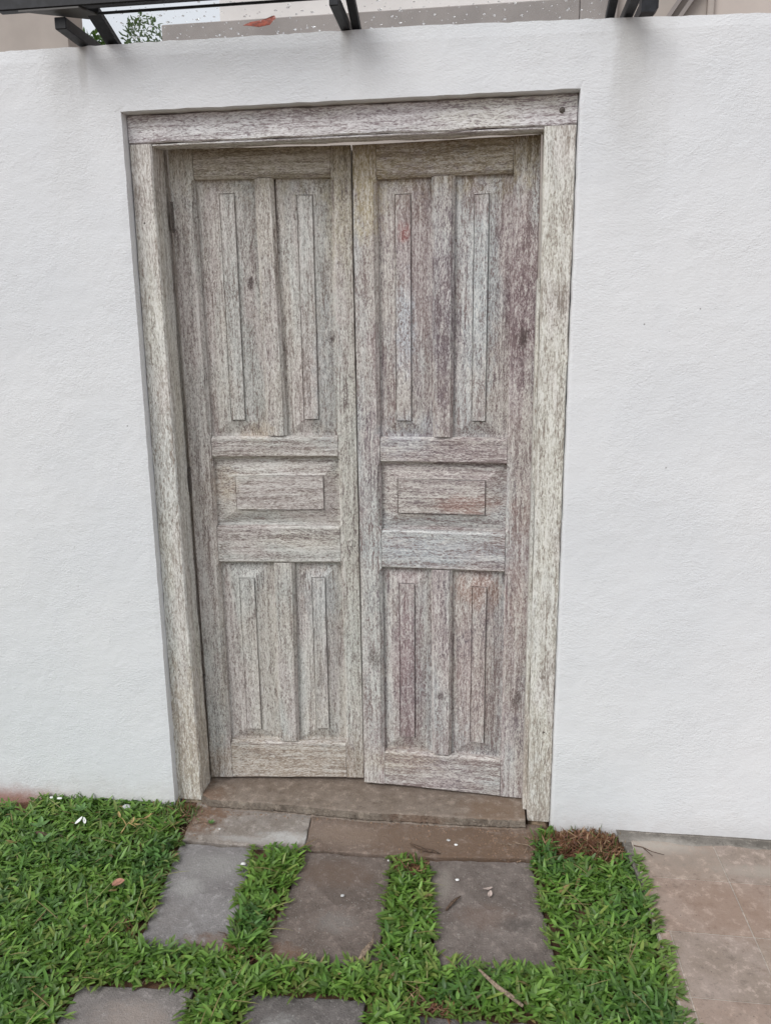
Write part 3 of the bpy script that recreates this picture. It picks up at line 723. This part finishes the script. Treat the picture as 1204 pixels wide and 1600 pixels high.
straw('dead_grass', .855, -.235, .042, .050, 170, 'small brown patch of dead grass between the two right stepping stones', h=.012, g=.2)
straw('dead_grass', .10, -.580, .035, .022, 70, 'tiny brown patch of dead grass at the left stone\'s lower corner', h=.01)
straw('dead_grass', .02, -.045, .085, .060, 420, 'olive and brown withered grass at the foot of the left jamb', h=.02, g=.65)
straw('dead_grass', 1.45, -.115, .05, .03, 160, 'brown dead grass thinning into the green lawn below the straw heap', h=.03, g=.3)
straw('dead_grass', 1.27, -.065, .05, .06, 160, 'thin withered runners beside the right jamb', h=.012, g=.6)
straw('dead_grass', .43, -.63, .05, .03, 80, 'brown grass roots at the lower right corner of the pale stone', z=-.043, h=.008, g=.3)
straw('dead_grass', .95, -.735, .10, .02, 120, 'brown dry roots on the edge of the overgrown stone', z=-.043, h=.01, g=.3)

# ================================================================== LITTER
M_bark = simple('bark', (.10,.065,.045), .9, 0, .4, 200, .5); M_bark2 = simple('pale_bark', (.24,.18,.13), .9, 0, .4, 150, .5)
M_white = simple('petal', (.82,.82,.80), .5, 0, .05); M_pink = simple('dry_leaf', (.34,.17,.115), .7, 0, .25, 90, .4)
M_yel = simple('dry_sprig', (.34,.25,.10), .7, 0, .3, 90); M_grey = simple('pebble', (.48,.48,.47), .8, 0, .2, 100, .5); M_pgr = simple('dry_petal', (.42,.34,.30), .8, 0, .25, 120)
def tube(name, pts, rad, mat, label, cat, n=7, flat=1., loc=None):
    pts = [Vector(p) for p in pts]; c0 = pts[0].copy(); pts = [p-c0 for p in pts]; V = []; F = []
    for i, p in enumerate(pts):
        d = (pts[min(i+1, len(pts)-1)]-pts[max(i-1, 0)]).normalized(); s_ = d.cross(Vector((0,0,1))).normalized(); u_ = s_.cross(d)
        rd = rad[i] if isinstance(rad, (list, tuple)) else rad
        for k in range(n):
            a = k*2*math.pi/n; V.append(p + s_*math.cos(a)*rd + u_*math.sin(a)*rd*flat)
    for i in range(len(pts)-1):
        for k in range(n): F.append((i*n+k, i*n+(k+1)%n, (i+1)*n+(k+1)%n, (i+1)*n+k))
    F.append(tuple(range(n))); F.append(tuple(range((len(pts)-1)*n, len(pts)*n)))
    o = mesh(name, V, F, mat, smooth=True); o.location = c0
    return tag(o, label, cat) if label else o
def leafy(name, x, y, z, L_, W_, rz, tilt, mat, label, cat, curl=.3, roll=0.):
    V = []; F = []; n = 8
    for i in range(n+1):
        t = i/n; w = W_*.5*math.sin(math.pi*min(1, t*.93+.05))**.7; zz = curl*L_*(t-.5)**2*1.5
        for q in (-1, -.5, 0, .5, 1): V.append(((t-.5)*L_, q*w, zz+abs(q)*w*.35+.0006))
    for i in range(n):
        for k in range(4): F.append((i*5+k, (i+1)*5+k, (i+1)*5+k+1, i*5+k+1))
    m = len(V); V += [(a, b, c-.0008) for a, b, c in V]; F += [tuple(q+m for q in f[::-1]) for f in F]
    o = mesh(name, V, F, mat, smooth=True); o.location = (x, y, z); o.rotation_euler = (roll, tilt, rz)
    return tag(o, label, cat)
def stone(name, x, y, z, r, mat, label, cat, sq=.6, sx=1.3, group=None):
    bm = bmesh.new(); bmesh.ops.create_icosphere(bm, subdivisions=2, radius=r)
    for v in bm.verts:
        k = 1+.35*mn.noise(v.co*(1.6/r)+Vector((x*50, y*50, 0))); v.co = Vector((v.co.x*k*sx, v.co.y*k, v.co.z*k*sq))
    me = bpy.data.meshes.new(name); bm.to_mesh(me); bm.free(); me.materials.append(mat)
    o = bpy.data.objects.new(name, me); link(o); o.location = (x, y, z+r*sq*.6); return tag(o, label, cat, group)
zt_ = -.018
stone('pebble', -.154, -.048, zt_-.006, .011, M_grey, 'pale grey pebble in the grass left of the left jamb', 'pebble')
pt = leafy('fallen_petal', -.272, -.150, zt_+.004, .030, .014, .9, -.5, M_white, 'left, larger half of the fallen white petals on the left lawn', 'petal')
leafy('fallen_petal', -.255, -.148, zt_+.004, .024, .010, 2.2, -.5, M_white, 'smaller right-hand white petal lying against the larger one', 'petal')
leafy('dry_leaf', .002, -.428, zt_+.006, .036, .030, .5, -.15, M_pink, 'square-ended reddish brown dry leaf on the left lawn', 'leaf', .15)
tube('bark_piece', [(-.395,-.222,zt_), (-.372,-.228,zt_+.005), (-.348,-.234,zt_+.006), (-.328,-.238,zt_+.002)], [.002,.006,.0065,.003], M_bark, 'dark curled bark piece in the grass at the left edge', 'bark')
def branchy(name, paths, mat, label, cat, rad=.0022):
    root = empty(name, paths[0][0]); tag(root, label, cat)
    for p in paths:
        o = tube('stem', p, [rad*(1-.6*i/(len(p)-1)) for i in range(len(p))], mat, None, None)
        o.location = Vector(o.location)-Vector(paths[0][0]); o.parent = root
    return root
z = -.012
sp_ = branchy('dry_sprig', [[(-.10,-.20,z), (-.098,-.165,z+.006), (-.09,-.145,z+.01), (-.065,-.135,z+.012), (-.045,-.13,z+.010)], [(-.098,-.165,z+.006), (-.118,-.145,z+.012), (-.135,-.13,z+.008)], [(-.095,-.155,z+.008), (-.075,-.165,z+.008), (-.06,-.17,z+.003)]], M_yel, 'yellow dried sprig with three small leaves on the left lawn', 'sprig')
for (dx, dy, a) in ((-.040,.072,2.2), (.060,.075,.9), (.045,.028,-.3), (.02,.045,1.6)):
    q = leafy('leaf_blade', dx, dy, .014, .030, .009, a, -.2, M_yel, None, None); q.parent = sp_
zs_ = -.036
tube('bark_piece', [(.838,-.118,zs_+.003), (.855,-.132,zs_+.006), (.885,-.150,zs_+.007), (.912,-.152,zs_+.006), (.938,-.160,zs_+.004)], [.0015,.0045,.0065,.0060,.0015], M_bark, 'thin curled dark bark strip on the apron in front of the right leaf', 'bark', flat=.7)
tube('bark_piece', [(.968,-.398,-.037), (.984,-.372,-.033), (.996,-.358,-.030), (1.008,-.340,-.034)], [.003,.005,.0035,.0012], M_bark, 'short dark twig in the middle of the right stepping stone', 'twig')
tube('bark_piece', [(.750,-.612,-.034), (.762,-.588,-.028), (.775,-.560,-.027), (.778,-.545,-.03), (.776,-.505,-.034)], [.003,.009,.008,.002,.001], M_bark2, 'flaky pale bark piece at the lower right corner of the middle stone', 'bark', flat=.5)
tube('stick', [(1.062,-.640,.000), (1.085,-.662,-.003), (1.110,-.685,-.006), (1.140,-.703,-.010), (1.168,-.722,-.016)], [.003,.0045,.0058,.006,.004], M_bark2, 'grey-brown stick lying in the grass at the bottom right', 'stick')
leafy('dry_petal', 1.092, -.325, -.034, .022, .013, 1.3, -.3, M_pgr, 'crumpled pale petal on the right stepping stone, lower of two', 'petal', .6)
leafy('dry_petal', 1.086, -.300, -.036, .028, .009, .2, -.1, M_pgr, 'crumpled greyish petal on the right stepping stone, upper of two', 'petal', .4)
branchy('twig', [[(.205,-.765,-.037), (.218,-.752,-.034), (.222,-.735,-.033), (.245,-.712,-.035)], [(.218,-.752,-.034), (.206,-.745,-.036)]], M_bark, 'forked thin twig on the bottom left stepping stone', 'twig', .0025)
branchy('twig', [[(.392,-.585,-.037), (.372,-.560,-.033), (.350,-.556,-.034)], [(.30,-.600,-.037), (.325,-.612,-.034), (.35,-.606,-.035)]], M_bark, 'thin dark root bits on the lower edge of the pale stone', 'twig', .002)
branchy('runner', [[(1.540,-.085,-.008), (1.565,-.095,-.005), (1.590,-.112,-.006), (1.625,-.118,-.010)], [(1.565,-.095,-.005), (1.588,-.128,-.010)]], M_bark, 'thin brown grass runner reaching onto the right paving near the wall', 'runner', .002)
branchy('runner', [[(1.240,-.12,-.03), (1.215,-.095,-.026), (1.185,-.088,-.028), (1.150,-.092,-.032), (1.115,-.082,-.034)], [(1.185,-.088,-.028), (1.165,-.075,-.03)], [(1.215,-.095,-.026), (1.200,-.130,-.03)]], M_bark2, 'dry runner creeping from the right lawn across the dirty apron', 'runner', .0018)
branchy('runner', [[(.10,-.105,-.032), (.125,-.088,-.028), (.155,-.085,-.028), (.175,-.092,-.032)]], M_bark2, 'short stem with green sprig on the soil at the apron\'s left end', 'runner', .0015)
for i, (x, y, r, lab) in enumerate(((.333,-.272,.006,'white chip on the pale left stepping stone'), (.780,-.205,.0035,'tiny white chip at the top corner of the middle stone'),
        (.995,-.270,.0045,'white chip near the top of the right stepping stone'), (.985,-.105,.0045,'white crumb on the dirty right half of the apron'), (.960,-.085,.005,'small brown crumb on the soil of the apron'),
        (.665,-.375,.005,'pale flake in the middle of the central stone'), (.880,-.49,.009,'grey stone at the lower left edge of the right stepping stone'), (.200,-.11,.003,'tiny white crumb on the pale half of the apron'))):
    stone('chip', x, y, -.037, r, M_grey if 'white' not in lab else M_white, lab, 'chip', .5, 1.3, 'small chips on the stones')
for (x, y, lab) in ((-.445,-.010,'left white flake at the wall foot above the left lawn'), (-.415,-.012,'right white flake at the wall foot above the left lawn')):
    stone('paint_flake', x, y-.012, -.022, .006, M_white, lab, 'flake', .4, 1.6, 'white flakes at the wall foot')
# loose soil crumbs swept against the step and the jamb feet
tmpl = bmesh.new(); bmesh.ops.create_icosphere(tmpl, subdivisions=1, radius=1)
cv = [v.co.copy() for v in tmpl.verts]; cf = [[v.index for v in f.verts] for f in tmpl.faces]; tmpl.free()
V = []; F = []
for i in range(1500):
    k = random.random()
    if k < .30: x, y = random.gauss(.105, .045), random.gauss(-.06, .05)
    elif k < .62: x, y = random.gauss(1.17, .07), random.gauss(-.07, .05)
    elif k < .82: x, y = random.uniform(.15, 1.2), -.012-abs(random.gauss(0, .010))
    else: x, y = random.uniform(.75, 1.2), random.uniform(-.17, -.03)
    if not (.03 < x < 1.27 and -.175 < y < .0): continue
    r = random.choice((.0008,.0010,.0014,.0019,.0028))*random.uniform(.8,1.2); b_ = len(V)
    a = [random.uniform(.7,1.3) for _ in cv]
    V += [(x+v.x*r*q, y+v.y*r*q, -.0372+r*.4+v.z*r*.7*q) for v, q in zip(cv, a)]; F += [[b_+q for q in f] for f in cf]
tag(mesh('soil_crumbs', V, F, simple('dry_soil', (.25,.165,.11), .95, 0, .25, 60, .3)), 'loose reddish soil crumbs swept against the step and door jambs', 'soil', kind='stuff')
# small broad-leaved weeds on the left lawn
M_weed = simple('weed_leaf', (.10,.20,.055), .45, 0, .25, 60)
def weed(x, y, z, s, lab, k=5, a0=0.):
    root = empty('weed', (x, y, z)); tag(root, lab, 'weed', 'broad-leaved weeds in the lawn')
    for i in range(k):
        a = a0+i*2*math.pi/k; q = leafy('leaf_blade', math.cos(a)*s*.55, math.sin(a)*s*.55, .006, s, s*.55, a, -.35, M_weed, None, None, .4); q.parent = root
weed(-.385, -.195, -.012, .032, 'grey-green broad-leaved weed near the left edge of the lawn', 4, .4)
weed(-.335, -.265, -.014, .030, 'bright broad-leaved weed just below the dark bark piece', 4, .9)
weed(-.29, -.105, -.006, .026, 'light green weed close under the white wall', 5, .2)
weed(.165, -.09, -.034, .013, 'tiny weed on the soil at the apron\'s left end', 5, .2)

# ================================================================== GLASS CANOPY ABOVE THE WALL
def mat_metal():
    t = NT('black_painted_steel'); P = t.coord(); n = t.noise(P, 60, 4)
    c = t.mix(t.step(n, .4, .7), (.008,.008,.010), (.018,.019,.023))
    return t.fin(c, .5, t.bump(t.noise(P, 300, 2), .1, .001), .35)
M_steel = mat_metal()
def mat_glass():
    t = NT('canopy_glass'); nt = t.t; out = nt.nodes['Material Output']; nt.nodes.remove(t.b)
    tr = nt.nodes.new('ShaderNodeBsdfTransparent'); tr.inputs[0].default_value = (.985,.99,.99,1)
    gl = nt.nodes.new('ShaderNodeBsdfGlossy'); gl.inputs['Roughness'].default_value = .02
    fr = nt.nodes.new('ShaderNodeValue'); fr.outputs[0].default_value = .03
    mx = nt.nodes.new('ShaderNodeMixShader')
    nt.links.new(fr.outputs[0], mx.inputs[0]); nt.links.new(tr.outputs[0], mx.inputs[1]); nt.links.new(gl.outputs[0], mx.inputs[2]); nt.links.new(mx.outputs[0], out.inputs[0])
    return t.m
M_glass = mat_glass()
can = empty('glass_canopy', (.65, .02, 2.37)); tag(can, 'black steel and glass canopy resting on top of the white wall', 'canopy')
CX, CY, CZ = -.65, -.02, -2.37
def cbox(name, x0, x1, y0, y1, z0, z1, bv=.002, mat=None): return box(name, x0+CX, x1+CX, y0+CY, y1+CY, z0+CZ, z1+CZ, mat or M_steel, can, bv)
def sheared(name, x0, x1, yz, th, bv=.0015, mat=None, dx=0.):
    """bar of square section following the slope yz = [(y, z bottom), (y, z bottom)]"""
    (ya_, za), (yb_, zb_) = yz
    V = [(x0+CX, ya_+CY, za+CZ), (x1+CX, ya_+CY, za+CZ), (x1+dx+CX, yb_+CY, zb_+CZ), (x0+dx+CX, yb_+CY, zb_+CZ)]
    V += [(a, b, c+th) for a, b, c in V]
    o = mesh(name, V, [(0,3,2,1),(4,5,6,7),(0,1,5,4),(1,2,6,5),(2,3,7,6),(3,0,4,7)], mat or M_steel, can)
    return bevel(o, bv, 1) if bv else o
cbox('arm', -.116, -.083, -.113, .20, 2.379, 2.409)
cbox('arm', .645, .669, -.152, .20, 2.377, 2.405)
cbox('arm', 1.396, 1.420, -.152, .20, 2.369, 2.397)
cbox('front_beam', -.262, .705, -.141, -.115, 2.421, 2.462, .003)
def slope(y): return 2.381 + (-y)*.40
for x0, x1 in ((-.033,.004), (.676,.699), (1.352,1.374)):
    sheared('rafter', x0, x1, [(-.096, slope(-.096)), (.045, slope(.045)+.003)], .020)
# flat corner plate under the beam by the left arm
V = [(-.20,-.14), (-.034,-.062), (.004,-.075), (-.03,-.14)]
V2 = [(x+CX, y+CY, 2.4205+CZ) for x, y in V] + [(x+CX, y+CY, 2.4165+CZ) for x, y in V]
mesh('corner_plate', V2, [(0,1,2,3), (7,6,5,4), (0,4,5,1), (1,5,6,2), (2,6,7,3), (3,7,4,0)], simple('grey_steel', (.09,.085,.08), .5, .2), can)
cbox('rod', .004, .677, -.104, -.0965, 2.4125, 2.419, .002)
V = [(1.462,2.428),(1.500,2.428),(1.508,2.436),(1.508,2.50),(1.462,2.50)]
V2 = [(x+CX, .15+CY, z_+CZ) for x, z_ in V] + [(x+CX, .19+CY, z_+CZ) for x, z_ in V]
mesh('end_block', V2, [(0,1,2,3,4), (9,8,7,6,5)] + [(i, (i+1)%5, (i+1)%5+5, i+5) for i in range(5)], M_steel, can)
cbox('strut', 1.47, 1.50, .19, .80, 2.44, 2.48)
for x0, x1 in ((-.02,.688), (.690,1.362)):
    pn = sheared('glass_pane', x0, x1, [(-.145, slope(-.145)+.0225), (.060, slope(.060)+.0225)], .004, 0, M_glass)
# raindrops standing on the panes
def mat_drop():
    t = NT('raindrop'); t.fin((1,1,1), .03, None, .5)
    t.b.inputs['Transmission Weight'].default_value = 1; t.b.inputs['IOR'].default_value = 1.33
    return t.m
bmd = bmesh.new(); tmpl = bmesh.new(); bmesh.ops.create_icosphere(tmpl, subdivisions=1, radius=1)
tv = [v.co.copy() for v in tmpl.verts]; tf = [[v.index for v in f.verts] for f in tmpl.faces]; tmpl.free()
V = []; F = []
sl_ = math.atan(.40)
for i in range(560):
    x = random.uniform(.02, 1.34); y = random.uniform(-.14, .05)
    if abs(x-.687) < .022: continue
    r = random.choice((.0009,.0012,.0016,.0022,.0032))*random.uniform(.8,1.2); st = random.uniform(1, 1.8)
    zc = slope(y)+.0225-.0006
    b0_ = len(V)
    for v in tv:
        px, py, pz = v.x*r*random.uniform(.9,1.1)*st, v.y*r, v.z*r*.45
        py, pz = py*math.cos(-sl_)-pz*math.sin(-sl_), py*math.sin(-sl_)+pz*math.cos(-sl_)
        V.append((x+px, y+py, zc+pz))
    F += [[b0_+k for k in f] for f in tf]
o = mesh('raindrops', V, F, mat_drop(), smooth=True)
tag(o, 'raindrops clinging to the glass of the canopy', 'raindrops', kind='stuff')
M_red = simple('red_leaf', (.26,.045,.018), .6, 0, .35, 120, .4)
V = []; F = []
out_ = [(-.034,0), (-.02,.008), (-.002,.017), (.018,.022), (.022,.025), (.026,.030), (.030,.019), (.028,.008), (.022,-.006), (0,-.010), (-.02,-.006)]
V = [(0, .004, .003)] + [(x, y, .0015*math.sin(i*2)) for i, (x, y) in enumerate(out_)]
V += [(x, y, z_-.0007) for x, y, z_ in V]; m = len(out_)+1
F = [(0, 1+i, 1+(i+1)%(m-1)) for i in range(m-1)] + [(m, m+1+(i+1)%(m-1), m+1+i) for i in range(m-1)] + [(1+i, 1+(i+1)%(m-1), m+1+(i+1)%(m-1), m+1+i) for i in range(m-1)]
o = mesh('fallen_leaf', V, F, M_red); o.location = (.418, .010, slope(.010)+.030); o.rotation_euler = (R(72)-sl_, 0, R(-4)); o.scale = (1.42, 1.15, 1.2)
tag(o, 'red-brown fallen leaf lying on the wet canopy glass', 'leaf')

# ================================================================== BUILDINGS AND TREE BEHIND
M_beige = simple('beige_render', (.42,.37,.33), .9, 0, .06, 3, .15); M_pale = simple('pale_render', (.74,.70,.67), .9, 0, .05, 3, .1)
M_taupe = simple('taupe_trim', (.30,.265,.245), .7, 0, .08, 5, .1); M_lbeige = simple('light_beige_render', (.56,.49,.44), .9, 0, .05, 3, .1)
M_win = simple('window_glass', (.05,.06,.07), .1, 0, .2, 2); M_roof = simple('roof_edge', (.22,.19,.17), .8)
hb = empty('house', (-3.6, 3, 0)); tag(hb, 'plain beige house wall behind the left end of the garden wall', 'house')
box('wall', -2.4, 1.90, 0, .22, -.1, 4.6, M_beige, hb); box('roof', -2.6, 1.93, -.05, .27, 4.601, 4.68, M_roof, hb)
w = box('window', -1.2, -.2, -.02, .05, 1.2, 2.2, M_taupe, hb); w2 = box('pane', -1.13, -.27, -.03, -.021, 1.27, 2.13, M_win, w)
hc = empty('house', (.9, 3, 0)); tag(hc, 'pale house with taupe trim seen through the wet canopy glass', 'house')
box('wall', -1.58, .74, .06, 3, 3.5, 5.2, M_pale, hc)
box('lower_wall', -1.93, .74, .12, 3, -.1, 3.44, M_beige, hc)
box('trim_beam', -1.948, .68, -.02, .30, 3.40, 3.548, M_taupe, hc, .006)
box('trim_post', .682, .90, -.03, .30, -.1, 5.2, M_taupe, hc, .004)
box('side_wall', .902, 1.42, .02, 3, -.1, 5.2, M_beige, hc)
box('side_wall', 1.46, 5.2, .02, 3, -.1, 5.2, M_lbeige, hc)
box('corner_trim', 1.422, 1.458, -.01, .3, -.1, 5.2, M_beige, hc, .004)
sb = box('brace', -.012, .012, -.03, .018, 0, .9, M_taupe, hc); sb.location = (1.08, 0, 3.25); sb.rotation_euler = (0, R(35), 0)
sb = box('brace', -.012, .012, -.03, .018, 0, .9, M_taupe, hc); sb.location = (1.15, 0, 3.25); sb.rotation_euler = (0, R(35), 0)
box('roof', -2.1, 5.4, -.25, 3.2, 5.201, 5.35, M_roof, hc)
# tree
tr_ = empty('tree', (-3.85, 8.2, 0)); tag(tr_, 'leafy tree behind the canopy glass between the two houses', 'tree')
tk = tube('trunk', [(0,0,-.1), (.05,0,1.5), (0,.1,3.0), (.1,0,4.3)], [.16,.13,.10,.05], simple('trunk_bark', (.14,.11,.09), .9, 0, .3, 20, .5), None, None, 10); tk.parent = tr_; tk.location = (0,0,0)
n = 11000; a = rng.normal(0, 1, (n, 3)); a /= np.linalg.norm(a, axis=1)[:,None]; q = rng.uniform(.25, 1, n)**.5
cl = rng.normal(0, 1, (26, 3)); cl /= np.linalg.norm(cl, axis=1)[:,None]; cl *= rng.uniform(.35,.8,(26,1))
ci = rng.integers(0, 26, n); p = cl[ci] + a*q[:,None]*.30
X = p[:,0]*.95; Y = p[:,1]*.95; Z = 4.65+p[:,2]*1.15
t = rng.uniform(0, 1, n)[:,None]; c = np.array([.05,.10,.03])*(1-t)+np.array([.11,.17,.05])*t
cr = blades('crown', X, Y, Z, rng.uniform(0,6.283,n), rng.uniform(.05,.09,n), rng.uniform(.022,.04,n), rng.uniform(.3,2.2,n), rng.normal(0,.5,n), c, M_grass, .2)
cr.parent = tr_
